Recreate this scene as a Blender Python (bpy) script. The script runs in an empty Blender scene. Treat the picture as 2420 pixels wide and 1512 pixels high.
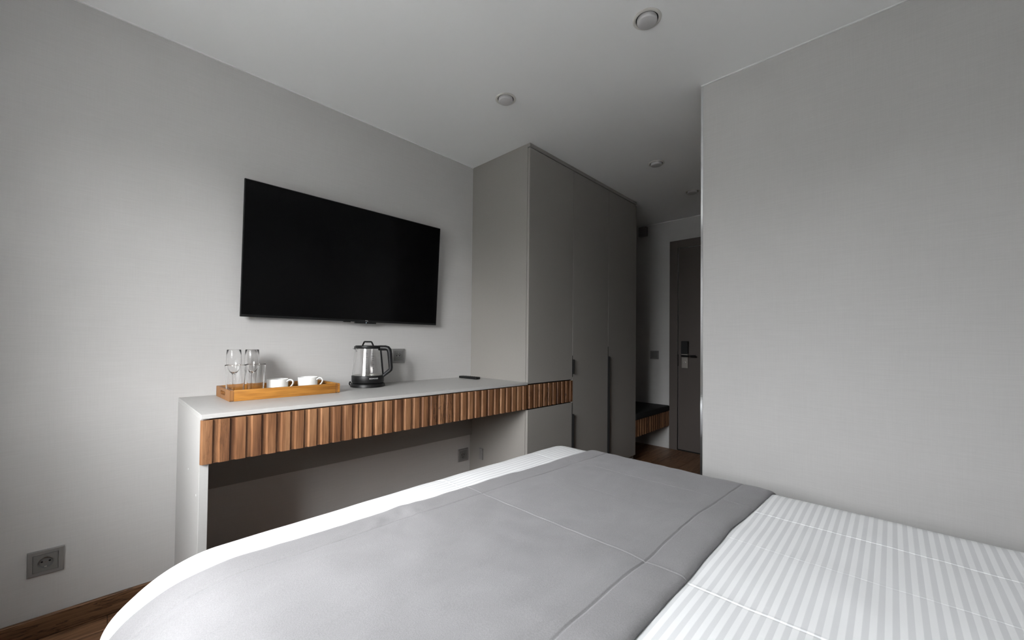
import bpy, bmesh, math, random
import numpy as np
from mathutils import Vector, Matrix, noise

SC = bpy.context.scene
COL = SC.collection
PI = math.pi

# ------------------------------------------------------------------ camera
EYE = 1.0945
F_PX, CY_PX = 935.06, 792.77
yaw, pit, rol = math.radians(43.880), math.radians(0.940), math.radians(0.599)
fwd = Vector((math.cos(yaw)*math.cos(pit), math.sin(yaw)*math.cos(pit), math.sin(pit)))
rt = Vector((math.sin(yaw), -math.cos(yaw), 0)); upv = rt.cross(fwd)
Rv = rt*math.cos(rol) + upv*math.sin(rol)
Uv = -rt*math.sin(rol) + upv*math.cos(rol)
cam_d = bpy.data.cameras.new('camera')
cam = bpy.data.objects.new('camera', cam_d); COL.objects.link(cam)
m = Matrix((Rv, Uv, -fwd)).transposed().to_4x4(); m.translation = (0, 0, EYE)
cam.matrix_world = m
cam_d.sensor_fit = 'HORIZONTAL'; cam_d.sensor_width = 36
cam_d.lens = F_PX*36/2420
cam_d.shift_x = 0; cam_d.shift_y = (CY_PX-756)/2420
cam_d.clip_start = 0.02
SC.camera = cam

# ------------------------------------------------------------------ room sizes (metres)
YW = 2.25          # television wall
ZC = 2.388         # ceiling
XR = 2.0676        # wall beside the bed
YH = 0.6858        # corner of the corridor
XE = 4.1457        # entrance wall
XN = -0.58         # window wall
YB = -0.95         # headboard wall
WY0, WY1, WZ0, WZ1 = 0.32, 1.40, 0.95, 2.00     # window opening

# ------------------------------------------------------------------ sky, exposure
SC.view_settings.view_transform = 'Standard'
SC.view_settings.look = 'None'
SC.view_settings.gamma = 1
SC.view_settings.use_curve_mapping = False
SC.view_settings.exposure = 1.22
world = bpy.data.worlds.new('overcast'); SC.world = world; world.use_nodes = True
wn = world.node_tree; wn.nodes.clear()
wo = wn.nodes.new('ShaderNodeOutputWorld'); wb = wn.nodes.new('ShaderNodeBackground')
tc = wn.nodes.new('ShaderNodeTexCoord'); sx = wn.nodes.new('ShaderNodeSeparateXYZ')
rp = wn.nodes.new('ShaderNodeValToRGB')
wn.links.new(tc.outputs['Generated'], sx.inputs[0])
ma = wn.nodes.new('ShaderNodeMath'); ma.operation = 'MULTIPLY_ADD'; ma.inputs[1].default_value = .5; ma.inputs[2].default_value = .5
wn.links.new(sx.outputs['Z'], ma.inputs[0]); wn.links.new(ma.outputs[0], rp.inputs[0])
e = rp.color_ramp.elements; e.new(.505)                      # overcast sky: three times brighter overhead than at the horizon
e[0].position = .495; e[0].color = (.16, .157, .15, 1)
e[1].position = .505; e[1].color = (.325, .33, .335, 1)
e[2].position = 1.0; e[2].color = (.94, .975, 1, 1)
wn.links.new(rp.outputs[0], wb.inputs[0]); wb.inputs[1].default_value = 25.0
wn.links.new(wb.outputs[0], wo.inputs[0])
# sun behind thin cloud: very soft, low, shining in through the window
SUN_E, SUN_AZ, SUN_W, SUN_S = 24, 42, 58, 5.7
sd = bpy.data.lights.new('hazy_sun', 'SUN'); sd.angle = math.radians(SUN_W); sd.energy = SUN_S; sd.color = (1, .985, .965)
so = bpy.data.objects.new('hazy_sun', sd); COL.objects.link(so)
sdir = Vector((math.cos(math.radians(SUN_AZ)), math.sin(math.radians(SUN_AZ)), -math.tan(math.radians(SUN_E))))
so.rotation_euler = sdir.to_track_quat('-Z', 'Y').to_euler(); so.location = (-4, 0, 4)
pd = bpy.data.lights.new('window_portal', 'AREA'); pd.shape = 'RECTANGLE'
pd.size = WY1-WY0; pd.size_y = WZ1-WZ0
pd.cycles.is_portal = True
po = bpy.data.objects.new('window_portal', pd); COL.objects.link(po)
po.location = (XN-.02, (WY0+WY1)/2, (WZ0+WZ1)/2)
po.rotation_euler = (PI/2, 0, -PI/2)
SC.cycles.max_bounces = 28; SC.cycles.diffuse_bounces = 5
SC.cycles.transmission_bounces = 28; SC.cycles.transparent_max_bounces = 12
SC.cycles.sample_clamp_indirect = 8
SC.cycles.use_adaptive_sampling = True; SC.cycles.adaptive_threshold = .02

# ------------------------------------------------------------------ materials
def mat(name, color=(.5,.5,.5), rough=.6, metal=0, spec=.5, **kw):
    mt = bpy.data.materials.new(name); mt.use_nodes = True
    b = mt.node_tree.nodes['Principled BSDF']
    b.inputs['Base Color'].default_value = (*color, 1)
    b.inputs['Roughness'].default_value = rough
    b.inputs['Metallic'].default_value = metal
    b.inputs['Specular IOR Level'].default_value = spec
    for k, v in kw.items():
        b.inputs[k.replace('_', ' ')].default_value = v
    return mt
def N(mt, typ, **kw):
    n = mt.node_tree.nodes.new(typ)
    for k, v in kw.items(): setattr(n, k, v)
    return n
def L(mt, a, b): mt.node_tree.links.new(a, b)
def coord(mt, scale, kind='Object', rnd=0):
    t = N(mt, 'ShaderNodeTexCoord'); mp = N(mt, 'ShaderNodeMapping'); mp.inputs['Scale'].default_value = scale
    L(mt, t.outputs[kind], mp.inputs['Vector'])
    if rnd:
        oi = N(mt, 'ShaderNodeObjectInfo'); mu = N(mt, 'ShaderNodeMath', operation='MULTIPLY'); mu.inputs[1].default_value = rnd
        L(mt, oi.outputs['Random'], mu.inputs[0])
        cb = N(mt, 'ShaderNodeCombineXYZ'); 
        for i in range(3): L(mt, mu.outputs[0], cb.inputs[i])
        L(mt, cb.outputs[0], mp.inputs['Location'])
    return mp.outputs['Vector']
def noise_tex(mt, scale, s=1.0, detail=3, rough=.5, kind='Object', rnd=0, dist=0):
    n = N(mt, 'ShaderNodeTexNoise'); n.inputs['Scale'].default_value = s; n.inputs['Detail'].default_value = detail
    n.inputs['Roughness'].default_value = rough; n.inputs['Distortion'].default_value = dist
    L(mt, coord(mt, scale, kind, rnd), n.inputs['Vector']); return n.outputs['Fac']
def ramp(mt, fac, stops):
    r = N(mt, 'ShaderNodeValToRGB'); els = r.color_ramp.elements
    while len(els) < len(stops): els.new(.5)
    for el, (p, c) in zip(els, stops): el.position = p; el.color = (*c, 1)
    L(mt, fac, r.inputs[0]); return r.outputs[0]
def mixc(mt, fac, a, b, mode='MIX'):
    x = N(mt, 'ShaderNodeMix', data_type='RGBA', blend_type=mode)
    if isinstance(fac, (int, float)): x.inputs[0].default_value = fac
    else: L(mt, fac, x.inputs[0])
    for i, v in ((6, a), (7, b)):
        if isinstance(v, tuple): x.inputs[i].default_value = (*v, 1)
        else: L(mt, v, x.inputs[i])
    return x.outputs[2]
def mth(mt, op, a, b=None):
    x = N(mt, 'ShaderNodeMath', operation=op)
    for i, v in enumerate((a, b)):
        if v is None: continue
        if isinstance(v, (int, float)): x.inputs[i].default_value = v
        else: L(mt, v, x.inputs[i])
    return x.outputs[0]
def base(mt, sock): L(mt, sock, mt.node_tree.nodes['Principled BSDF'].inputs['Base Color'])
def bump(mt, sock, strength, dist=.001):
    b = N(mt, 'ShaderNodeBump'); b.inputs['Strength'].default_value = strength; b.inputs['Distance'].default_value = dist
    L(mt, sock, b.inputs['Height']); L(mt, b.outputs[0], mt.node_tree.nodes['Principled BSDF'].inputs['Normal'])

WALL = (.545, .535, .525)
M = {}
def wallpaper():
    mt = mat('linen_wallpaper', WALL, .8, spec=.25)
    h = noise_tex(mt, (9, 9, 330), 1, 3, .65); v = noise_tex(mt, (300, 300, 9), 1, 3, .65)
    s = mth(mt, 'ADD', mth(mt, 'MULTIPLY', h, .62), mth(mt, 'MULTIPLY', v, .38))
    c = ramp(mt, s, [(.30, tuple(x*.95 for x in WALL)), (.52, WALL), (.72, tuple(min(1, x*1.045) for x in WALL))])
    big = noise_tex(mt, (1, 1, 1), 2.2, 2)
    base(mt, mixc(mt, .5, c, ramp(mt, big, [(.3, (.93, .93, .93)), (.7, (1.0, 1.0, 1.0))]), 'MULTIPLY'))
    bump(mt, s, .12, .0005); return mt
M['wall'] = wallpaper()
M['ceiling'] = mat('satin_stretch_ceiling', (.90, .905, .90), .5, spec=.35)
M['trim_white'] = mat('white_ceiling_trim', (.78, .78, .77), .5)
def laminate(name, c):
    mt = mat(name, c, .5, spec=.35)
    n = noise_tex(mt, (60, 60, 900), 1, 2, .6)
    base(mt, ramp(mt, n, [(.3, tuple(x*.96 for x in c)), (.7, tuple(x*1.03 for x in c))]))
    return mt
M['lam'] = laminate('greige_laminate', (.305, .290, .270))
M['lam_top'] = laminate('light_grey_worktop', (.45, .442, .43))
M['lam_top'].node_tree.nodes['Principled BSDF'].inputs['Roughness'].default_value = .38
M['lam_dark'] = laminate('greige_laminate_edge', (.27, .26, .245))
def wood(name, dark, mid, light, axis, rough=.5, rnd=0, crack=True, sc=1.0):
    mt = mat(name, mid, rough, spec=.35)
    a = {'x': (1.3, 16, 16), 'z': (16, 16, 1.3), 'y': (16, 1.3, 16)}[axis]
    f = {'x': (9, 190, 190), 'z': (190, 190, 9), 'y': (190, 9, 190)}[axis]
    n1 = noise_tex(mt, tuple(k*sc for k in a), 1, 4, .55, rnd=rnd, dist=1.2)
    n2 = noise_tex(mt, tuple(k*sc for k in f), 1, 3, .6, rnd=rnd)
    c = ramp(mt, n1, [(.28, dark), (.48, mid), (.72, light)])
    g = ramp(mt, n2, [(.32, (.50, .45, .40)), (.58, (1, 1, 1))])
    c = mixc(mt, .75, c, g, 'MULTIPLY')
    if crack:
        k = {'x': (2.2, 22, 22), 'z': (22, 22, 2.2), 'y': (22, 2.2, 22)}[axis]
        n3 = noise_tex(mt, tuple(q*sc for q in k), 1, 5, .62, rnd=rnd, dist=2.2)
        t = mth(mt, 'ABSOLUTE', mth(mt, 'SUBTRACT', n3, .5))
        kf = ramp(mt, t, [(.006, (.14, .10, .08)), (.030, (1, 1, 1))])
        n4 = noise_tex(mt, tuple(q*.25 for q in k), 1, 2)
        gate = ramp(mt, n4, [(.47, (0, 0, 0)), (.58, (1, 1, 1))])
        c = mixc(mt, mth(mt, 'MULTIPLY', gate, .8), c, kf, 'MULTIPLY')
    base(mt, c); bump(mt, n2, .25, .0005)
    return mt
M['slat'] = wood('fluted_oak', (.095, .038, .016), (.215, .098, .043), (.34, .175, .085), 'z')
M['floor'] = wood('oak_laminate_floor', (.15, .072, .036), (.25, .13, .068), (.34, .19, .105), 'x', .42, rnd=7)
M['skirting'] = wood('oak_skirting', (.09, .045, .022), (.16, .082, .04), (.25, .135, .07), 'x', .5)
M['tray'] = wood('honey_ash', (.27, .105, .017), (.42, .18, .032), (.52, .25, .055), 'x', .45, crack=False)
M['tray_end'] = wood('ash_end_grain', (.22, .095, .03), (.30, .135, .045), (.38, .18, .06), 'z', .55, crack=False)
M['joint'] = mat('tray_joint', (.13, .05, .018), .6)
M['black'] = mat('black_plastic', (.006, .006, .0065), .42, spec=.35)
M['black_matte'] = mat('black_matte_metal', (.006, .006, .006), .6, spec=.25)
M['gap'] = mat('shadow_gap', (.006, .006, .006), .9)  # near-black colour stands in for the shade inside gaps, holes and recesses
M['screen'] = mat('tv_glass', (.002, .002, .0022), .16, spec=.16)
M['metal'] = mat('brushed_steel', (.62, .60, .57), .3, 1)
M['chrome'] = mat('polished_aluminium', (.80, .81, .82), .12, 1)
M['nickel'] = mat('satin_nickel', (.50, .47, .43), .35, 1)
M['plate'] = mat('grey_metallic_plastic', (.27, .265, .26), .4, .35)
M['plate_in'] = mat('grey_socket_insert', (.20, .197, .192), .42, .2)
M['porcelain'] = mat('white_porcelain', (.82, .82, .80), .12)
M['lamp_ring'] = mat('cream_lamp_ring', (.66, .64, .60), .45)
M['lamp_lens'] = mat('opal_lamp_lens', (.56, .55, .55), .35)
M['letter'] = mat('silver_print', (.55, .55, .55), .4)
M['mark'] = mat('grey_print', (.07, .07, .08), .6)
M['led'] = mat('standby_led', (.6, .75, .9), .3, Emission_Color=(.6, .8, 1, 1), Emission_Strength=1.2)
M['cushion'] = mat('black_leatherette', (.004, .004, .004), .75)
M['door'] = laminate('taupe_door', (.115, .097, .088))
M['base_bed'] = mat('dark_bed_fabric', (.05, .05, .052), .9)
M['mattress'] = mat('mattress_ticking', (.7, .7, .7), .9)
M['plaster'] = mat('outer_plaster', (.6, .6, .6), .9)
M['pvc'] = mat('white_window_frame', (.8, .8, .8), .35)
def glass(name, rough=0.0):
    mt = mat(name, (1, 1, 1), rough, spec=.5)
    b = mt.node_tree.nodes['Principled BSDF']
    b.inputs['Transmission Weight'].default_value = 1; b.inputs['IOR'].default_value = 1.45
    return mt
M['glass'] = glass('clear_glass')
def pane():
    mt = bpy.data.materials.new('window_glass'); mt.use_nodes = True; nt = mt.node_tree; nt.nodes.clear()
    o = nt.nodes.new('ShaderNodeOutputMaterial'); x = nt.nodes.new('ShaderNodeMixShader'); x.inputs[0].default_value = .06
    t = nt.nodes.new('ShaderNodeBsdfTransparent'); g = nt.nodes.new('ShaderNodeBsdfGlossy'); g.inputs['Roughness'].default_value = .02
    nt.links.new(t.outputs[0], x.inputs[1]); nt.links.new(g.outputs[0], x.inputs[2]); nt.links.new(x.outputs[0], o.inputs[0])
    return mt
M['pane'] = pane()
def satin():
    mt = mat('striped_satin_cotton', (.8, .8, .8), .7, spec=.3)
    t = N(mt, 'ShaderNodeTexCoord'); s = N(mt, 'ShaderNodeSeparateXYZ'); L(mt, t.outputs['UV'], s.inputs[0])
    w = mth(mt, 'PINGPONG', mth(mt, 'ADD', s.outputs['Y'], 2.0), .0104)
    f = ramp(mt, mth(mt, 'DIVIDE', w, .0104), [(.44, (.78, .787, .80)), (.54, (.94, .945, .955))])
    base(mt, f)
    n = noise_tex(mt, (900, 900, 900), 1, 2)
    bump(mt, n, .05, .0003); return mt
M['satin'] = satin()
def velvet():
    mt = mat('grey_velvet', (.30, .292, .30), .95, spec=.15)
    b = mt.node_tree.nodes['Principled BSDF']
    b.inputs['Sheen Weight'].default_value = .2; b.inputs['Sheen Roughness'].default_value = .5
    b.inputs['Sheen Tint'].default_value = (.8, .8, .82, 1)
    big = noise_tex(mt, (3, 5, 3), 1, 4, .6, dist=.8); fine = noise_tex(mt, (420, 420, 420), 1, 2)
    c = ramp(mt, big, [(.30, (.245, .237, .243)), (.70, (.287, .279, .286))])
    c = mixc(mt, .5, c, ramp(mt, fine, [(.30, (.72, .72, .72)), (.70, (1.05, 1.05, 1.05))]), 'MULTIPLY')
    base(mt, c); bump(mt, fine, .35, .0012); return mt
M['velvet'] = velvet()

# ------------------------------------------------------------------ mesh helpers
def tag(o, label=None, cat=None, group=None, kind=None):
    if label: o['label'] = label
    if cat: o['category'] = cat
    if group: o['group'] = group
    if kind: o['kind'] = kind
    return o
def empty(name, loc, rz=0):
    o = bpy.data.objects.new(name, None); COL.objects.link(o); o.location = loc; o.rotation_euler = (0, 0, rz)
    o.empty_display_size = .05; return o
def link(name, me, material, parent=None, smooth=False):
    if isinstance(me, bmesh.types.BMesh):
        bm = me; me = bpy.data.meshes.new(name); bmesh.ops.recalc_face_normals(bm, faces=bm.faces); bm.to_mesh(me); bm.free()
    o = bpy.data.objects.new(name, me); COL.objects.link(o)
    if material is not None and not me.materials: me.materials.append(M[material] if isinstance(material, str) else material)
    if smooth:
        for p in me.polygons: p.use_smooth = True
        if smooth != 'all': me.set_sharp_from_angle(angle=math.radians(smooth if smooth is not True else 38))
    if parent: o.parent = parent
    return o
def BM(): return bmesh.new()
def box(bm, lo, hi, bev=0, seg=1):
    lo, hi = Vector(lo), Vector(hi)
    r = bmesh.ops.create_cube(bm, size=1)
    vs = r['verts']
    for v in vs:
        v.co = Vector([(lo[i]+hi[i])/2 + v.co[i]*(hi[i]-lo[i]) for i in range(3)])
    if bev:
        es = list({e for v in vs for e in v.link_edges})
        bmesh.ops.bevel(bm, geom=es, offset=bev, segments=seg, affect='EDGES', profile=.5)
    return bm
def part_box(name, lo, hi, material, parent=None, bev=0, seg=1):
    return link(name, box(BM(), lo, hi, bev, seg), material, parent, smooth=True if seg > 1 else False)
def lathe(bm, prof, n=48, center=(0, 0), close=False):
    rings = []
    for r, z in prof:
        if r < 1e-6: rings.append([bm.verts.new((center[0], center[1], z))])
        else: rings.append([bm.verts.new((center[0]+r*math.cos(2*PI*i/n), center[1]+r*math.sin(2*PI*i/n), z)) for i in range(n)])
    prs = list(zip(rings, rings[1:])) + ([(rings[-1], rings[0])] if close else [])
    for a, b in prs:
        for i in range(n):
            j = (i+1) % n
            if len(a) == 1 and len(b) == 1: continue
            if len(a) == 1: bm.faces.new((a[0], b[j], b[i]))
            elif len(b) == 1: bm.faces.new((a[i], a[j], b[0]))
            else: bm.faces.new((a[i], a[j], b[j], b[i]))
    return bm
def tube(bm, pts, r, n=10, flat=(1, 1), closed=False):
    """sweep an n-gon (r scaled by flat) along pts"""
    pts = [Vector(p) for p in pts]; rings = []; side = None; K = len(pts)
    rr = r if isinstance(r, (list, tuple)) else [r]*K
    for i, p in enumerate(pts):
        a = pts[(i-1) % K] if (closed or i) else p; b = pts[(i+1) % K] if (closed or i < K-1) else p
        t = (b-a).normalized()
        if side is None:
            side = t.cross(Vector((0, 0, 1)))
            if side.length < .1: side = t.cross(Vector((0, 1, 0)))
        side = (side - t*side.dot(t)).normalized(); up = side.cross(t)
        rings.append([bm.verts.new(p + side*math.cos(2*PI*k/n)*rr[i]*flat[0] + up*math.sin(2*PI*k/n)*rr[i]*flat[1]) for k in range(n)])
    prs = list(zip(rings, rings[1:])) + ([(rings[-1], rings[0])] if closed else [])
    for a, b in prs:
        for k in range(n): bm.faces.new((a[k], a[(k+1) % n], b[(k+1) % n], b[k]))
    if not closed:
        bm.faces.new(rings[0]); bm.faces.new(rings[-1])
    return bm
def smooth_path(pts, n=6):
    P = [Vector(p) for p in pts]; out = []
    for i in range(len(P)-1):
        p0 = P[max(i-1, 0)]; p1 = P[i]; p2 = P[i+1]; p3 = P[min(i+2, len(P)-1)]
        for k in range(n):
            t = k/n
            out.append(.5*((2*p1)+(p2-p0)*t+(2*p0-5*p1+4*p2-p3)*t*t+(3*p1-p0-3*p2+p3)*t**3))
    out.append(P[-1]); return out
def prism(bm, poly, axis, a, b):
    """extrude a 2-D polygon along an axis between a and b"""
    def P(u, v, w): return {'x': (w, u, v), 'y': (u, w, v), 'z': (u, v, w)}[axis]
    A = [bm.verts.new(P(u, v, a)) for u, v in poly]; B = [bm.verts.new(P(u, v, b)) for u, v in poly]
    n = len(poly)
    for i in range(n): bm.faces.new((A[i], A[(i+1) % n], B[(i+1) % n], B[i]))
    bm.faces.new(A); bm.faces.new(B)
    return bm
def text_mesh(s, size, extrude=.0003):
    cu = bpy.data.curves.new('txt', 'FONT'); cu.body = s; cu.size = size; cu.extrude = extrude
    cu.align_x = 'CENTER'; cu.align_y = 'CENTER'
    o = bpy.data.objects.new('txt', cu); COL.objects.link(o)
    me = bpy.data.meshes.new_from_object(o.evaluated_get(bpy.context.evaluated_depsgraph_get()))
    bpy.data.objects.remove(o); bpy.data.curves.remove(cu)
    me.materials.clear(); return me

# ------------------------------------------------------------------ the room
T = .12
def struct(name, bm, material):
    o = link(name, bm, material); o['kind'] = 'structure'; return o
struct('wall_left', box(BM(), (XN-T, YW, 0), (XE+T, YW+T, ZC)), 'wall')
struct('wall_right', box(BM(), (XR, YB-T, 0), (XR+.10, YH-.003, ZC)), 'wall')
struct('wall_hallway', box(BM(), (XR+.10, YH-.10, 0), (XE+T, YH, ZC)), 'wall')
struct('wall_back', box(BM(), (XN-T, YB-T, 0), (XR, YB, ZC)), 'wall')
bm = BM()
DY0, DY1, DZT = .792, 1.604, 2.086                     # door opening
box(bm, (XE, YH, DZT), (XE+T, YW, ZC)); box(bm, (XE, DY1, 0), (XE+T, YW, DZT)); box(bm, (XE, YH, 0), (XE+T, DY0, DZT))
struct('wall_far', bm, 'wall')
bm = BM()
box(bm, (XN-.3, YB, 0), (XN, YW, WZ0)); box(bm, (XN-.3, YB, WZ1), (XN, YW, ZC))
box(bm, (XN-.3, YB, WZ0), (XN, WY0, WZ1)); box(bm, (XN-.3, WY1, WZ0), (XN, YW, WZ1))
struct('wall_near', bm, 'wall')
struct('ceiling', box(BM(), (XN-.3, YB-T, ZC), (XE+T, YW+T, ZC+.1)), 'ceiling')
# floor with separate planks
floor = struct('floor', box(BM(), (XN-.3, YB-T, -.12), (XE+T, YW+T, -.0085)), M['gap'])
random.seed(4)
PWID, PLEN = .193, 1.29
row = 0; y = YB
while y < YW-.001:
    y1 = min(y+PWID, YW); x = XN - ((row*.47) % 1.0)*PLEN
    while x < XE:
        xa, xb = max(x, XN), min(x+PLEN, XE)
        if xb-xa > .02:
            bm = BM(); g = .0007
            box(bm, (xa+g, y+g, -.0083), (xb-g, y1-g, 0.0), .0012)
            link('plank', bm, 'floor', floor)
        x += PLEN
    y += PWID; row += 1
# skirting boards
def skirting(name, pts_lo, pts_hi):
    struct(name, box(BM(), pts_lo, pts_hi, .003), 'skirting')
skirting('baseboard_left', (XN, YW-.016, 0.0005), (.2395, YW, .0765))
skirting('baseboard_right', (XR-.016, YB, 0.0005), (XR, YH-.02, .0765))
skirting('baseboard_back', (XN, YB, 0.0005), (XR-.017, YB+.016, .0765))
skirting('baseboard_near', (XN, YB+.017, 0.0005), (XN+.016, YW-.017, .0765))
# thin ceiling trims and the metal corner profile
def trim(name, lo, hi, material='trim_white'): struct(name, box(BM(), lo, hi), material)
trim('trim_1', (XN, YW-.007, ZC-.005), (1.9025, YW, ZC))
trim('trim_2', (XR-.007, YB, ZC-.005), (XR, YH, ZC))
trim('trim_3', (XE-.006, YH, ZC-.005), (XE, YW, ZC))
trim('trim_4', (3.39, YW-.006, ZC-.005), (XE-.007, YW, ZC))
bm = BM(); box(bm, (XR-.0025, YH-.009, .0005), (XR+.0005, YH+.002, ZC-.0055), .0006); box(bm, (XR, YH-.0029, .0005), (XR+.014, YH+.002, ZC-.0055), .0006)
struct('trim_5', bm, 'chrome')
# window (behind the photographer)
win = empty('window_1', (XN, (WY0+WY1)/2, WZ0)); win['kind'] = 'structure'
def wpart(name, lo, hi, material, bev=.003):
    o = part_box(name, lo, hi, material, None, bev); o.parent = win; o.location = -win.location; return o
fx0, fx1 = XN-.16, XN-.10
for a, b in (((fx0, WY0, WZ0), (fx1, WY1, WZ0+.06)), ((fx0, WY0, WZ1-.06), (fx1, WY1, WZ1)),
             ((fx0, WY0, WZ0+.06), (fx1, WY0+.06, WZ1-.06)), ((fx0, WY1-.06, WZ0+.06), (fx1, WY1, WZ1-.06)),
             ((fx0, (WY0+WY1)/2-.04, WZ0+.06), (fx1, (WY0+WY1)/2+.04, WZ1-.06))):
    wpart('window_frame', a, b, 'pvc')
ym = (WY0+WY1)/2
for a, b in ((WY0+.06, ym-.04), (ym+.04, WY1-.06)):
    wpart('pane', (fx0+.028, a, WZ0+.06), (fx0+.032, b, WZ1-.06), 'pane', 0)
wpart('window_sill', (fx1, WY0-.04, WZ0-.03), (XN+.09, WY1+.04, WZ0), 'pvc', .006)

# the house across the street, seen only by the light that comes in
FAC_X, FAC_H, FAC_A = -9.0, 2.1, .29
struct('wall_outside', box(BM(), (FAC_X-8, -40, -9), (FAC_X, 45, FAC_H)), mat('facade_render', (FAC_A, FAC_A, FAC_A*.97), .9))
struct('floor_outside', box(BM(), (-60, -60, -9.2), (60, 60, -9)), mat('street_asphalt', (.16, .16, .155), .9))

# ------------------------------------------------------------------ entrance door
door = empty('door_1', (XE, (DY0+DY1)/2, 0)); tag(door, kind='structure')
def dpart(name, lo, hi, material, bev=.002, parent=None):
    o = part_box(name, lo, hi, material, None, bev); o.parent = parent or door
    o.location = -door.location if parent is None else (0, 0, 0); return o
leaf = dpart('leaf', (XE+.012, DY0+.003, .008), (XE+.052, DY1-.003, DZT-.003), 'door')
dpart('casing', (XE-.012, DY1, .0005), (XE+.02, DY1+.082, DZT+.08), 'door')
dpart('casing', (XE-.012, YH+.002, .0005), (XE+.02, DY0, DZT+.08), 'door')
dpart('casing', (XE-.012, DY0, DZT), (XE+.02, DY1, DZT+.08), 'door')
dpart('threshold', (XE-.005, DY0, .0005), (XE+.055, DY1, .007), 'black_matte', .001)
# electronic lock: black reader, nickel plate, lever
lk = dpart('lock_plate', (XE-.010, 1.497, .846), (XE+.0119, 1.560, .992), 'nickel', .002, None)
dpart('card_reader', (XE-.022, 1.494, .9925), (XE+.0119, 1.563, 1.122), 'black', .004)
bm = BM(); tube(bm, [(XE-.009, 1.529, .905), (XE-.022, 1.529, .905)], .012, 20); ob = link('thumb_turn', bm, 'metal', door, True); ob.location = -door.location
bm = BM(); tube(bm, smooth_path([(XE-.010, 1.545, .972), (XE-.045, 1.545, .972), (XE-.052, 1.535, .972), (XE-.052, 1.47, .972), (XE-.052, 1.408, .972)], 4), .0095, 12)
ob = link('lever', bm, 'black', door, True); ob.location = -door.location
bm = BM(); tube(bm, [(XE-.052, 1.468, .972), (XE-.052, 1.456, .972)], .0102, 16); ob = link('lever_ring', bm, 'chrome', door, True); ob.location = -door.location
dpart('strike', (XE-.0005, 1.6005, .865), (XE+.0119, 1.6035, .985), 'black_matte', 0)

# ------------------------------------------------------------------ sockets and switch
def socket(label, x, z, s=.090):
    e = empty('wall_socket', (x, YW, z)); tag(e, label, 'socket')
    h = s/2
    bm = BM(); t = .009; k = .031
    # frame as a ring with a sloping rim
    o1 = [(-h, 0), (h, 0)]
    outer = [(-h, -h), (h, -h), (h, h), (-h, h)]; face = [(a*.94, b*.94) for a, b in outer]; inn = [(a/h*k, b/h*k) for a, b in outer]
    R0 = [bm.verts.new((a, 0, b)) for a, b in outer]; R1 = [bm.verts.new((a, -t*.55, b)) for a, b in outer]
    R2 = [bm.verts.new((a, -t, b)) for a, b in face]; R3 = [bm.verts.new((a, -t, b)) for a, b in inn]; R4 = [bm.verts.new((a, -.002, b)) for a, b in inn]
    for A, B in ((R0, R1), (R1, R2), (R2, R3), (R3, R4)):
        for i in range(4): bm.faces.new((A[i], A[(i+1) % 4], B[(i+1) % 4], B[i]))
    link('frame', bm, 'plate', e)
    # insert: square with round well
    bm = BM(); n = 40; kk = k-.0009; yi = -t-.0012; rw = .0195; dp = .0078
    sq = []
    for i in range(n):
        a = 2*PI*i/n; c, s_ = math.cos(a), math.sin(a); q = kk/max(abs(c), abs(s_)); sq.append((c*q, s_*q))
    B0 = [bm.verts.new((a, -.003, b)) for a, b in sq]; B1 = [bm.verts.new((a, yi, b)) for a, b in sq]
    C1 = [bm.verts.new((rw*math.cos(2*PI*i/n), yi, rw*math.sin(2*PI*i/n))) for i in range(n)]
    C2 = [bm.verts.new((rw*.94*math.cos(2*PI*i/n), yi+dp, rw*.94*math.sin(2*PI*i/n))) for i in range(n)]
    for A, B in ((B0, B1), (B1, C1), (C1, C2)):
        for i in range(n): bm.faces.new((A[i], A[(i+1) % n], B[(i+1) % n], B[i]))
    bm.faces.new(C2)
    ins = link('insert', bm, 'plate_in', e)
    for sx_ in (-1, 1):
        bm = BM(); tube(bm, [(sx_*.0095, yi+dp-.0005, .0015), (sx_*.0095, yi+dp-.0012, .0015)], .003, 12)
        link('pin_hole', bm, 'gap', ins)
    for sz in (-1, 1):
        bm = BM(); box(bm, (-.003, yi+dp-.005, sz*.0165-.0012), (.003, yi+dp-.0004, sz*.0165+.0012), .0004)
        link('earth_clip', bm, 'metal', ins)
    bm = BM(); tube(bm, [(0, yi+dp-.0004, -.0005), (0, yi+dp-.0018, -.0005)], .0022, 12); link('screw', bm, 'metal', ins)
    return e
socket('grey square wall socket low on the wall near the bottom left corner', -.1235, .270)
socket('grey wall socket above the worktop behind the kettle handle', 1.3025, 1.000)
socket('grey wall socket under the desk beside the wardrobe side', 1.8365, .2735)
# cable clip next to the low socket
o = part_box('cable_cover', (1.8915, 2.10, .255), (1.9025, 2.135, .335), 'plate', None, .002); tag(o, 'small grey cable cover on the wardrobe side under the desk', 'cable cover')
sw = empty('light_switch', (XE, 1.85, .972)); tag(sw, 'dark square light switch on the wall beside the entrance door', 'switch')
part_box('frame', (-.009, -.046, -.044), (0, .046, .044), 'plate', sw, .002)
part_box('rocker', (-.013, -.030, -.030), (-.0091, .030, .030), 'plate_in', sw, .0015)
o = tag(part_box('wall_sensor', (XE-.05, 1.93, 2.27), (XE, 2.02, 2.372), 'plate', None, .004), 'small box high on the entrance wall just under the ceiling', 'sensor')

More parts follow.
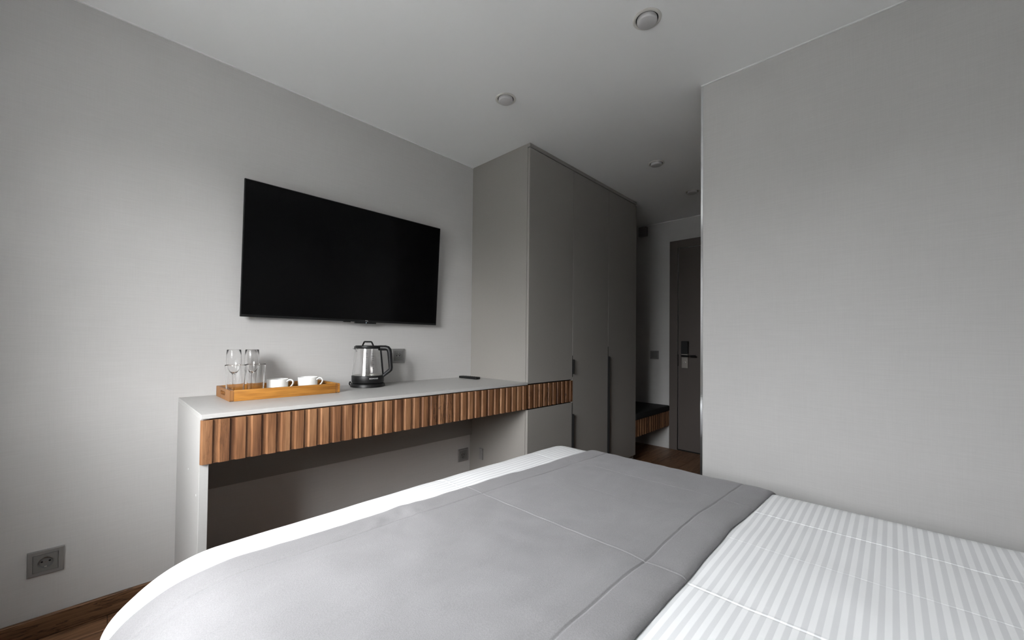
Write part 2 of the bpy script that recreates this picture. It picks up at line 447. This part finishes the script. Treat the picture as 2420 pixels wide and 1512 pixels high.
# ------------------------------------------------------------------ desk
DX0, DX1, DF = .2407, 1.9020, 1.684
desk = empty('desk', ((DX0+DX1)/2, (DF+YW)/2, 0)); tag(desk, 'long wall desk with grey top and fluted brown oak drawer fronts', 'desk')
def at_parent(o, root): o.parent = root; o.location = -root.location; return o
def bx(root, name, lo, hi, material, bev=0, seg=1): return at_parent(part_box(name, lo, hi, material, None, bev, seg), root)
bx(desk, 'worktop', (DX0, DF, .8215), (DX1, YW-.0005, .837), 'lam_top', .0012)
bx(desk, 'side_panel', (DX0, DF+.016, .0005), (DX0+.026, YW-.0005, .8213), 'lam_top', .0008)
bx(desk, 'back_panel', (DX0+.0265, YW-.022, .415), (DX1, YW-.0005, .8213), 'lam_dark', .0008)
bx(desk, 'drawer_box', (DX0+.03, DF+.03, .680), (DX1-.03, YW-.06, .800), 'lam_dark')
for yy, zz in ((1.93, .60), (1.75, .55)):
    bm = BM(); tube(bm, [(DX0-.0006, yy, zz), (DX0+.001, yy, zz)], .004, 14); at_parent(link('screw_cap', bm, 'trim_white'), desk)
SLAT_W, PITCH, SLAT_D = .0320, .0494, .0068
ZB_, ZT_ = .667, .8165
def slat_prism(xa, xb, z0, z1, yf, depth):
    """left flank slopes towards the window, right flank is square"""
    w = min(.0046, (xb-xa)*.3); c = .0006
    poly = [(xa, yf+depth), (xa+w, yf), (xb-c, yf), (xb, yf+c), (xb, yf+depth)]
    return prism(BM(), poly, 'z', z0, z1)
def fluted_front(root, x0, x1, first, z0=ZB_, z1=ZT_, yf=DF, pitch=PITCH, name='drawer'):
    """a drawer front: back board plus slats proud of it; root's origin subtracted"""
    d = part_box(name, (x0, yf+SLAT_D, z0), (x1, yf+SLAT_D+.012, z1), 'slat', None, 0)
    at_parent(d, root)
    xs = first
    while xs < x1-.004:
        a, b = max(xs, x0), min(xs+SLAT_W, x1)
        if b-a > .003:
            s = link('slat', slat_prism(a, b, z0, z1, yf, SLAT_D), 'slat'); s.parent = d
        xs += pitch
    return d
fluted_front(desk, .2410, .7885, .2413-.0001, pitch=.0487)
fluted_front(desk, .7915, 1.9018, .8195-.0495, pitch=.0495)
# ------------------------------------------------------------------ wardrobe
WX0, WX1, WF = 1.9028, 3.3830, 1.685
wd = empty('wardrobe', ((WX0+WX1)/2, (WF+YW)/2, 0)); tag(wd, 'tall grey three door wardrobe reaching the ceiling beside the desk', 'wardrobe')
S1, S2 = 2.3915, 2.893
bx(wd, 'side_panel', (WX0, WF+.0205, .0005), (WX0+.018, YW-.0005, ZC-.0015), 'lam')
bx(wd, 'side_panel', (WX1-.018, WF+.0205, .0005), (WX1, YW-.0005, ZC-.0015), 'lam')
bx(wd, 'carcass', (WX0+.0185, WF+.035, .08), (WX1-.0185, YW-.001, ZC-.0015), 'gap')
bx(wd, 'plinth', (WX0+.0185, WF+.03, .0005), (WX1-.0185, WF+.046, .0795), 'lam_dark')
bx(wd, 'top_fascia', (WX0, WF, 2.362), (WX1, WF+.020, ZC-.0015), 'lam', .0008)
def wdoor(x0, x1, z0, z1):
    return bx(wd, 'door', (x0+.0012, WF, z0), (x1-.0012, WF+.019, z1), 'lam', .0016)
def pull(d, xs, z0, z1, zg0, zg1):
    h = part_box('handle', (xs-.0011, WF-.0018, z0), (xs+.0011, WF+.0189, z1), 'black_matte'); h.parent = d
    g = part_box('grip', (xs-.003, WF-.019, zg0), (xs+.0015, WF-.002, zg1), 'black_matte', None, .0008); g.parent = h
d1 = wdoor(WX0-.0012, S1, .8265, 2.356); d1l = wdoor(WX0-.0012, S1, .0845, .6585)
d2 = wdoor(S1, S2, .0845, 2.356); d3 = wdoor(S2, WX1+.0012, .0845, 2.356)
pull(d1, S1, .845, 1.000, .868, .972); pull(d1l, S1, .09, .657, .10, .575); pull(d2, S2, .09, 1.065, .10, .985)
fluted_front(wd, 1.9075, 2.3955, 1.9181-.0495, z1=.8190, pitch=.04955)
# ------------------------------------------------------------------ corridor bench
BX0, BX1 = 3.3840, XE-.0005
bench = empty('bench', ((BX0+BX1)/2, (WF+YW)/2, 0)); tag(bench, 'corridor bench with black padded seat and fluted wood front', 'bench')
fluted_front(bench, BX0+.001, BX1-.014, BX0+.002, z0=.240, z1=.392, yf=WF, name='front_board')
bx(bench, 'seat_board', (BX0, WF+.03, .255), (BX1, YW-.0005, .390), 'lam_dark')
bx(bench, 'cushion', (BX0+.001, WF-.006, .3935), (BX1-.012, YW-.001, .452), 'cushion', .012, 3)
# ------------------------------------------------------------------ ceiling downlights
def downlight(label, x, y):
    e = empty('ceiling_downlight', (x, y, ZC)); tag(e, label, 'downlight', 'recessed ceiling downlights')
    R = .055
    link('ring', lathe(BM(), [(R, 0), (R, -.002), (R-.004, -.0045), (.0465, -.005), (.0435, -.0035), (.0425, -.0002)], 56), 'lamp_ring', e, 40)
    link('recess', lathe(BM(), [(.0424, -.0003), (.0, -.0003)], 40), 'gap', e)
    link('lamp', lathe(BM(), [(.0385, -.0004), (.0385, -.012), (.0370, -.0148), (.033, -.0165), (0, -.0172)], 48), 'lamp_lens', e, 40)
downlight('round downlight at the top of the picture, nearest the camera', 1.4866, .7009)
downlight('round downlight above the desk, left of the wardrobe corner', 1.4716, 1.4803)
downlight('round downlight over the corridor in front of the wardrobe doors', 2.7428, 1.2177)
downlight('farthest downlight, smallest, beside the corridor corner edge', 3.4539, 1.2187)

# ------------------------------------------------------------------ television
TVX, TVW, TVH, TVY, TVZ, TILT = .4507, 1.1042, .6442, 2.200, 1.2010, .0539
tv = empty('television', (TVX+TVW/2, TVY, TVZ)); tv.rotation_euler = (TILT, 0, 0)
tag(tv, 'large black flat screen television mounted on the wall', 'television')
hw = TVW/2
part_box('frame', (-hw, 0.0005, 0), (hw, .012, TVH), 'black', tv, .0015)
part_box('screen', (-hw+.004, -.0012, .012), (hw-.004, .0004, TVH-.004), 'screen', tv, .0004)
part_box('back_housing', (-hw+.16, .0121, .05), (hw-.16, .030, TVH-.18), 'black', tv, .006)
bm = BM(); box(bm, (-.20, .0305, .16), (-.16, .046, .46)); box(bm, (.16, .0305, .16), (.20, .046, .46)); box(bm, (-.2, .0305, .28), (.2, .0365, .34))
link('wall_bracket', bm, 'black_matte', tv)
part_box('sensor_bar', (-.003, 0, -.0085), (.126, .010, -.0003), 'black', tv, .0015)
part_box('foot_slot', (-.066, .001, -.0045), (-.026, .010, -.0003), 'black', tv, .001)
me = text_mesh('TCL', .0105, .0002); o = link('brand_print', me, 'letter', tv); o.rotation_euler = (PI/2, 0, 0); o.location = (.066, -.0015, .0065)
bm = BM(); tube(bm, [(.064, .0004, -.0035), (.064, -.0006, -.0035)], .0016, 10); link('indicator_light', bm, 'led', tv)

# ------------------------------------------------------------------ tray with glasses and cups
WT = .8371
tray = empty('serving_tray', (.3714, 1.957, WT), math.radians(.6)); tag(tray, 'honey coloured wooden serving tray with slot handles on the desk', 'tray')
TL, TD, TH, TT = .450, .255, .046, .014
part_box('bottom', (TT, TT, .001), (TL-TT, TD-TT, .0075), 'tray', tray)
part_box('long_rail', (TT+.0002, 0, 0), (TL-.0202, TT, TH), 'tray', tray, .002, 2)
part_box('long_rail', (TT+.0002, TD-TT, 0), (TL-TT, TD, TH), 'tray', tray, .002, 2)
def end_board(x0, name='end_board'):
    bm = BM(); n = 10
    # board outline in (y,z) with rounded corners, and a stadium slot
    r = .006; out = []
    for cy, cz, a0 in ((TD-r, TH-r, 0), (r, TH-r, PI/2), (r, r, PI), (TD-r, r, 1.5*PI)):
        for k in range(5): out.append((cy+r*math.cos(a0+k*PI/8), cz+r*math.sin(a0+k*PI/8)))
    sl = []; ry, rz = .042, .0085; cy, cz = TD/2, TH*.56
    for c_, a0 in ((cy+ry-rz, -PI/2), (cy-ry+rz, PI/2)):
        for k in range(10): sl.append((c_+rz*math.cos(a0+k*PI/9), cz+rz*math.sin(a0+k*PI/9)))
    faces = []
    for xx in (x0, x0+TT):
        A = [bm.verts.new((xx, a, b)) for a, b in out]; B = [bm.verts.new((xx, a, b)) for a, b in sl]
        ea = [bm.edges.new((A[i], A[(i+1) % len(A)])) for i in range(len(A))]
        eb = [bm.edges.new((B[i], B[(i+1) % len(B)])) for i in range(len(B))]
        bmesh.ops.triangle_fill(bm, edges=ea+eb, use_beauty=True)
        faces.append((A, B))
    for q in (0, 1):
        A, B = faces[0][q], faces[1][q]
        for i in range(len(A)): bm.faces.new((A[i], A[(i+1) % len(A)], B[(i+1) % len(B)], B[i]))
    return link(name, bm, 'tray_end' if x0 == 0 else 'tray', tray)
end_board(0); end_board(TL-TT)
for k in range(6):      # finger joint at the right front corner
    z0 = .004+k*.0066
    part_box('joint_finger', (TL-.0200, .0002, z0), (TL-TT-.0002, TT, z0+.0033), 'tray', tray)
    part_box('joint_finger', (TL-.0200, -.0003, z0+.0033), (TL-TT+.004, TT-.001, z0+.0066), 'joint', tray)
TF = WT+.0076
def lathe_obj(name, prof, material, parent, n=56, sm=35, close=True):
    return link(name, lathe(BM(), prof, n, close=close), material, parent, sm)
def tumbler(x, y, label):
    e = empty('tumbler', (x, y, TF)); tag(e, label, 'glass', 'straight tumblers on the tray')
    p = [(0, 0), (.027, 0), (.0285, 0), (.0305, .0015), (.03065, .0045), (.0383, .136), (.0385, .1395), (.0380, .1402), (.0373, .1395), (.0371, .136), (.0294, .0175), (.0291, .0135), (.0265, .0105), (.024, .0101), (0, .0100)]
    link('tumbler_body', lathe(BM(), p, 56), 'glass', e, 50)
def flute(x, y, label):
    e = empty('champagne_flute', (x, y, TF)); tag(e, label, 'glass', 'champagne flutes on the tray')
    H = .2025
    out = [(0, 0), (.029, 0), (.0300, .0012), (.029, .0022), (.012, .0042), (.0055, .008), (.0042, .018), (.0040, .060), (.0046, .084), (.0075, .0935),
           (.0165, .102), (.0240, .115), (.0282, .134), (.0292, .152), (.0283, .175), (.0268, H-.0006), (.0264, H)]
    inn = [(.0259, H-.0006), (.0273, .175), (.0282, .152), (.0272, .135), (.0230, .1165), (.0155, .1045), (.0070, .0985), (0, .0970)]
    link('flute_body', lathe(BM(), out+inn, 56), 'glass', e, 50)
tumbler(.4040, 2.030, 'left of the two clear tumblers at the front of the tray')
tumbler(.4830, 2.046, 'right of the two clear tumblers, nearer the white cups')
flute(.4172, 2.133, 'left of the two tall champagne flutes behind the tumblers')
flute(.4880, 2.136, 'right of the two tall champagne flutes behind the tumblers')
def cup(x, y, lc, ls, hang):
    e = empty('saucer', (x, y, TF)); tag(e, ls, 'saucer', 'white saucers on the tray')
    link('saucer_dish', lathe(BM(), [(0, 0), (.038, 0), (.042, .0015), (.064, .0075), (.0735, .0135), (.0742, .0142), (.0735, .0148), (.063, .0105), (.042, .0048), (.036, .0040), (0, .0038)], 64), 'porcelain', e, 50)
    c = empty('coffee_cup', (x, y, TF+.0039), hang); tag(c, lc, 'cup', 'white coffee cups on the tray')
    hgt = .0625
    link('cup_body', lathe(BM(), [(0, .0008), (.027, .0008), (.0285, 0), (.031, 0), (.034, .002), (.0395, .0065), (.0425, .014), (.0440, .030), (.0447, hgt-.001), (.0442, hgt), (.0430, hgt-.001),
                                  (.0418, .030), (.0400, .014), (.036, .0075), (.030, .0050), (0, .0048)], 64), 'porcelain', c, 50)
    pts = smooth_path([(.0435, 0, .050), (.055, 0, .0585), (.067, 0, .057), (.0730, 0, .047), (.068, 0, .034), (.056, 0, .021), (.0420, 0, .0125)], 6)
    bm = BM(); tube(bm, pts, .0034, 10, (1.5, 1)); link('cup_handle', bm, 'porcelain', c, True)
cup(.5790, 2.078, 'white porcelain cup next to the tumblers on the tray', 'white saucer under the left cup, next to the tumblers', -.79)
cup(.7180, 2.094, 'white porcelain cup at the right end of the tray', 'white saucer under the right cup', -.79)

# ------------------------------------------------------------------ kettle
KX, KY = 1.047, 2.128
ket = empty('electric_kettle', (KX, KY, WT), -.80); tag(ket, 'black and clear glass electric kettle standing on the desk', 'kettle')
# local +x points to the handle
lathe_obj('power_base', [(0, 0), (.088, 0), (.0925, .002), (.0915, .012), (.088, .0185), (.080, .0205), (0, .0205)], 'black', ket, close=False)
band = lathe_obj('heater_housing', [(0, .0215), (.078, .0215), (.083, .0235), (.0858, .029), (.0865, .060), (.0852, .0635), (.0825, .0640), (0, .0640)], 'black', ket, close=False)
lathe_obj('heating_plate', [(0, .0645), (.0760, .0645), (.0765, .0653), (.074, .0658), (0, .0660)], 'metal', ket, close=False)
def rg(z): return .0840 + (.0680-.0840)*((z-.0645)/(.2135-.0645))
out = [(rg(z), z) for z in (.0645, .10, .15, .2135)]; inn = [(rg(z)-.0022, z) for z in (.2135, .15, .10, .0645)]
lathe_obj('glass_jug', out+inn, 'glass', ket, 64, 35)
bm = BM()   # glass pouring lip
tube(bm, [(-.066, 0, .196), (-.074, 0, .206), (-.0845, 0, .2125)], [.006, .0075, .0055], 12, (1.6, .35)); link('pouring_lip', bm, 'glass', ket, True)
lid = lathe_obj('lid', [(0, .2120), (.0655, .2120), (.0700, .2140), (.0715, .2190), (.0700, .2275), (.0660, .2295), (0, .2300)], 'black', ket, close=False)
bm = BM(); tube(bm, [(-.0335, 0, .2285), (-.0245, 0, .2480), (-.0215, 0, .2505), (.0155, 0, .2505), (.0185, 0, .2480), (.0275, 0, .2285)], .0042, 10, (1.6, 1)); link('lid_handle', bm, 'black', lid, True)
bm = BM(); box(bm, (-.076, -.013, .2085), (-.060, .013, .2255), .003, 2); link('spout_cover', bm, 'black', lid, True)
bm = BM()
tube(bm, [(.058, 0, .2165), (.098, 0, .2165), (.110, 0, .2135), (.1165, 0, .2060), (.1200, 0, .190), (.1275, 0, .106), (.1262, 0, .0960), (.1180, 0, .0880), (.0800, 0, .0560)],
     [.0145, .0145, .0145, .0140, .0130, .0115, .0115, .0110, .0085], 16, (.85, 1))
h = link('handle', bm, 'black', ket, True)
bm = BM(); tube(bm, [(rg(.214)+.001, 0, .214), (rg(.06)+.001, 0, .060)], .0085, 12, (1.2, .45)); link('handle_strap', bm, 'black', h, True)
def wrap(me, r_of_z, ang, z0):
    for v in me.vertices:
        zz = z0+v.co.y; r = r_of_z(zz)+v.co.z+.0004; a = ang+v.co.x/r
        v.co = (r*math.cos(a), r*math.sin(a), zz)
    return me
facing = math.atan2(-.898, -.44)+.80    # direction of the camera in kettle space
link('brand_print', wrap(text_mesh('REDMOND', .0098), lambda z: .0863, facing+.36, .0495), 'letter', band)
jug = ket
for dz, s, sz in ((.172, 'MAX', .0075),):
    link('level_mark', wrap(text_mesh(s, sz), rg, facing+.33, dz), 'mark', ket)
for a, zs in ((facing+.33, (.184, .160, .150, .126, .105)), (facing-.10, (.186, .178, .166, .130, .105))):
    for k, zz in enumerate(zs):
        bm = BM(); box(bm, (-.0035+.001*(k % 2), -.0008, 0), (.0035, .0008, .0003)); me = bpy.data.meshes.new('m'); bm.to_mesh(me); bm.free()
        link('level_mark', wrap(me, rg, a, zz), 'mark', ket)
bm = BM()   # cord leaving the base on the left
tube(bm, smooth_path([(-.088, -.004, .010), (-.095, -.004, .022), (-.1005, 0, .024), (-.106, .006, .012), (-.104, .02, .0042), (-.085, .06, .0036), (-.045, .098, .0036), (.0, .112, .0036)], 6), .0032, 8)
link('power_cord', bm, 'black', ket, True)

# ------------------------------------------------------------------ remote control
rc = empty('remote_control', (1.789, 2.128, WT), math.radians(93)); tag(rc, 'black remote control lying on the desk near the wardrobe', 'remote')
bm = BM(); box(bm, (-.088, -.0215, .0004), (.088, .0215, .0155), .005, 3); link('remote_body', bm, 'black', rc, True)
for i in range(6):
    for j in (-1, 0, 1):
        bm = BM(); tube(bm, [(-.06+i*.021, j*.011, .0156), (-.06+i*.021, j*.011, .0166)], .0036, 10); link('button', bm, 'cushion', rc)

# ------------------------------------------------------------------ bed, duvet, runner
BP = dict(z=.560, x0=.2322, x1=1.6548, y1=1.2179, ax=.2358, axr=.1510, ay=.150, bx=.1725, by=.120, puff=.0037)
YHEAD = -.74
CREASES = ((.918, .0013, .0017), (1.455, .0010, .0018), (1.215, .0005, .0016))
def duvet_pt(u, v, off=0.0, fine=True):
    P = BP
    if u < P['x0']: qx = (u-P['x0'])/P['ax']; A = P['ax']
    elif u > P['x1']: qx = (u-P['x1'])/P['axr']; A = P['axr']
    else: qx = 0; A = P['axr']
    qy = (v-P['y1'])/P['ay'] if v > P['y1'] else 0
    d = math.hypot(qx, qy); nx, ny = (qx/d, qy/d) if d > 1e-9 else (0, 0)
    th = min(d, PI/2); hang = max(d-PI/2, 0)
    b = math.hypot(P['bx']*nx, P['by']*ny); AA = math.hypot(A*nx, P['ay']*ny)
    x = min(max(u, P['x0']), P['x1']) + A*math.sin(th)*nx
    y = min(v, P['y1']) + P['ay']*math.sin(th)*ny
    z = P['z'] - b*(1-math.cos(th)) - hang*AA
    z += P['puff']*math.sin(min(max((u-P['x0'])/(P['x1']-P['x0']), 0), 1)*PI)
    # normal of the smooth shape
    if d > 1e-9:
        n = Vector((nx*math.sin(th), ny*math.sin(th), math.cos(th))).normalized()
    else: n = Vector((0, 0, 1))
    o = off
    if fine:
        o += .0040*noise.noise(Vector((u*3.1, v*2.6, .3))) + .0018*noise.noise(Vector((u*9, v*7, 5.1)))
        o += .0012*noise.noise(Vector((u*6+v*3, v*22, 2.2)))
        hm = min(1, max(0, d-.9))       # folds in the hanging edge
        o += hm*.010*math.sin(u*26+v*26+2*noise.noise(Vector((u*3, v*3, 1))))
        for c, dep, w in CREASES:
            cc = c + .012*noise.noise(Vector((v*2.2, c*7, .4)))
            t = (u-cc)/w
            o += -dep*math.exp(-t*t) + dep*.45*math.exp(-((u-cc-.004)/.0035)**2)
    return Vector((x, y, z)) + n*o
def axis_samples(a, b, step, dense=()):
    s = set()
    k = int(round((b-a)/step))
    for i in range(k+1): s.add(round(a+(b-a)*i/k, 5))
    for c, w, st in dense:
        q = c-w
        while q <= c+w:
            if a <= q <= b: s.add(round(q, 5))
            q += st
    return sorted(s)
def grid_mesh(name, us, vs, fn, material, parent=None):
    me = bpy.data.meshes.new(name); vt = []; fc = []; uv = []
    for v in vs:
        for u in us: vt.append(fn(u, v)); uv.append((u, v))
    W = len(us)
    for j in range(len(vs)-1):
        for i in range(W-1): fc.append((j*W+i, j*W+i+1, (j+1)*W+i+1, (j+1)*W+i))
    me.from_pydata([tuple(p) for p in vt], [], fc)
    ul = me.uv_layers.new(name='UVMap')
    for lp in me.loops: ul.data[lp.index].uv = uv[lp.vertex_index]
    me.materials.append(M[material])
    for p in me.polygons: p.use_smooth = True
    o = bpy.data.objects.new(name, me); COL.objects.link(o)
    if parent: o.parent = parent
    return o
bed = empty('bed', (.9, .32, 0)); tag(bed, 'double bed under the white duvet, foot end facing the desk', 'bed')
bx(bed, 'bed_base', (.07, YHEAD+.02, .09), (1.74, 1.30, .27), 'base_bed', .01)
bx(bed, 'mattress', (.055, YHEAD+.02, .2702), (1.755, 1.305, .458), 'mattress', .05, 4)
bx(bed, 'headboard', (-.02, YB+.001, .0005), (1.83, YHEAD, .98), 'base_bed', .02, 2)
for lx in (.13, 1.68):
    for ly in (-.60, 1.22):
        bx(bed, 'bed_leg', (lx-.025, ly-.025, .0005), (lx+.025, ly+.025, .0898), 'black_matte')
us = axis_samples(-.34, 2.10, .014, [(c, .022, .0015) for c, _, _ in CREASES]); vs = axis_samples(YHEAD+.004, 1.70, .013)
duvet = grid_mesh('duvet', us, vs, lambda u, v: duvet_pt(u, v), 'satin')
md = duvet.modifiers.new('thickness', 'SOLIDIFY'); md.thickness = .012; md.offset = -1
tag(duvet, 'white satin striped duvet covering the bed', 'duvet')
# runner: edges in cloth space
def v_foot(u): return 1.1189-.048*(u-.8) + .003*noise.noise(Vector((u*6, 0, 3)))
def v_head(u): return .333-.055*max(0, u-1.25) + .005*noise.noise(Vector((u*5, 2, 3)))
def runner_pt(u, s):
    a, b = v_head(u), v_foot(u); v = a+(b-a)*s
    dh, df = (v-a), (b-v)
    de = min(dh, df)
    off = .0022+.011*(1-math.exp(-max(de, 0)/.008))
    for q in (dh, df):        # stitched border seams
        t = (q-.098)/.0026; off -= .0034*math.exp(-t*t)
        t2 = (q-.098)/.03; off -= .0014*math.exp(-t2*t2)
    off += .0050*noise.noise(Vector((u*26, v*30, 4)))*math.exp(-((u-.62)/.16)**2-((v-1.06)/.07)**2)
    off += .0040*noise.noise(Vector((u*22, v*26, 9)))*math.exp(-((u-1.45)/.12)**2-((v-1.0)/.09)**2)
    off += .0022*noise.noise(Vector((u*7, v*6, 8))) + .0015*noise.noise(Vector((u*19+v*7, v*15, 3)))
    return duvet_pt(u, v, off)
ss = axis_samples(0, 1, .012, [(0, .03, .0025), (1, .03, .0025), (.125, .03, .0025), (.875, .03, .0025)])
us2 = axis_samples(-.27, 2.00, .012, [(c, .022, .0015) for c, _, _ in CREASES])
runner = grid_mesh('bed_runner', us2, ss, runner_pt, 'velvet')
md = runner.modifiers.new('thickness', 'SOLIDIFY'); md.thickness = .0018; md.offset = -1
tag(runner, 'grey velvet bed runner with stitched borders across the duvet', 'bed runner')
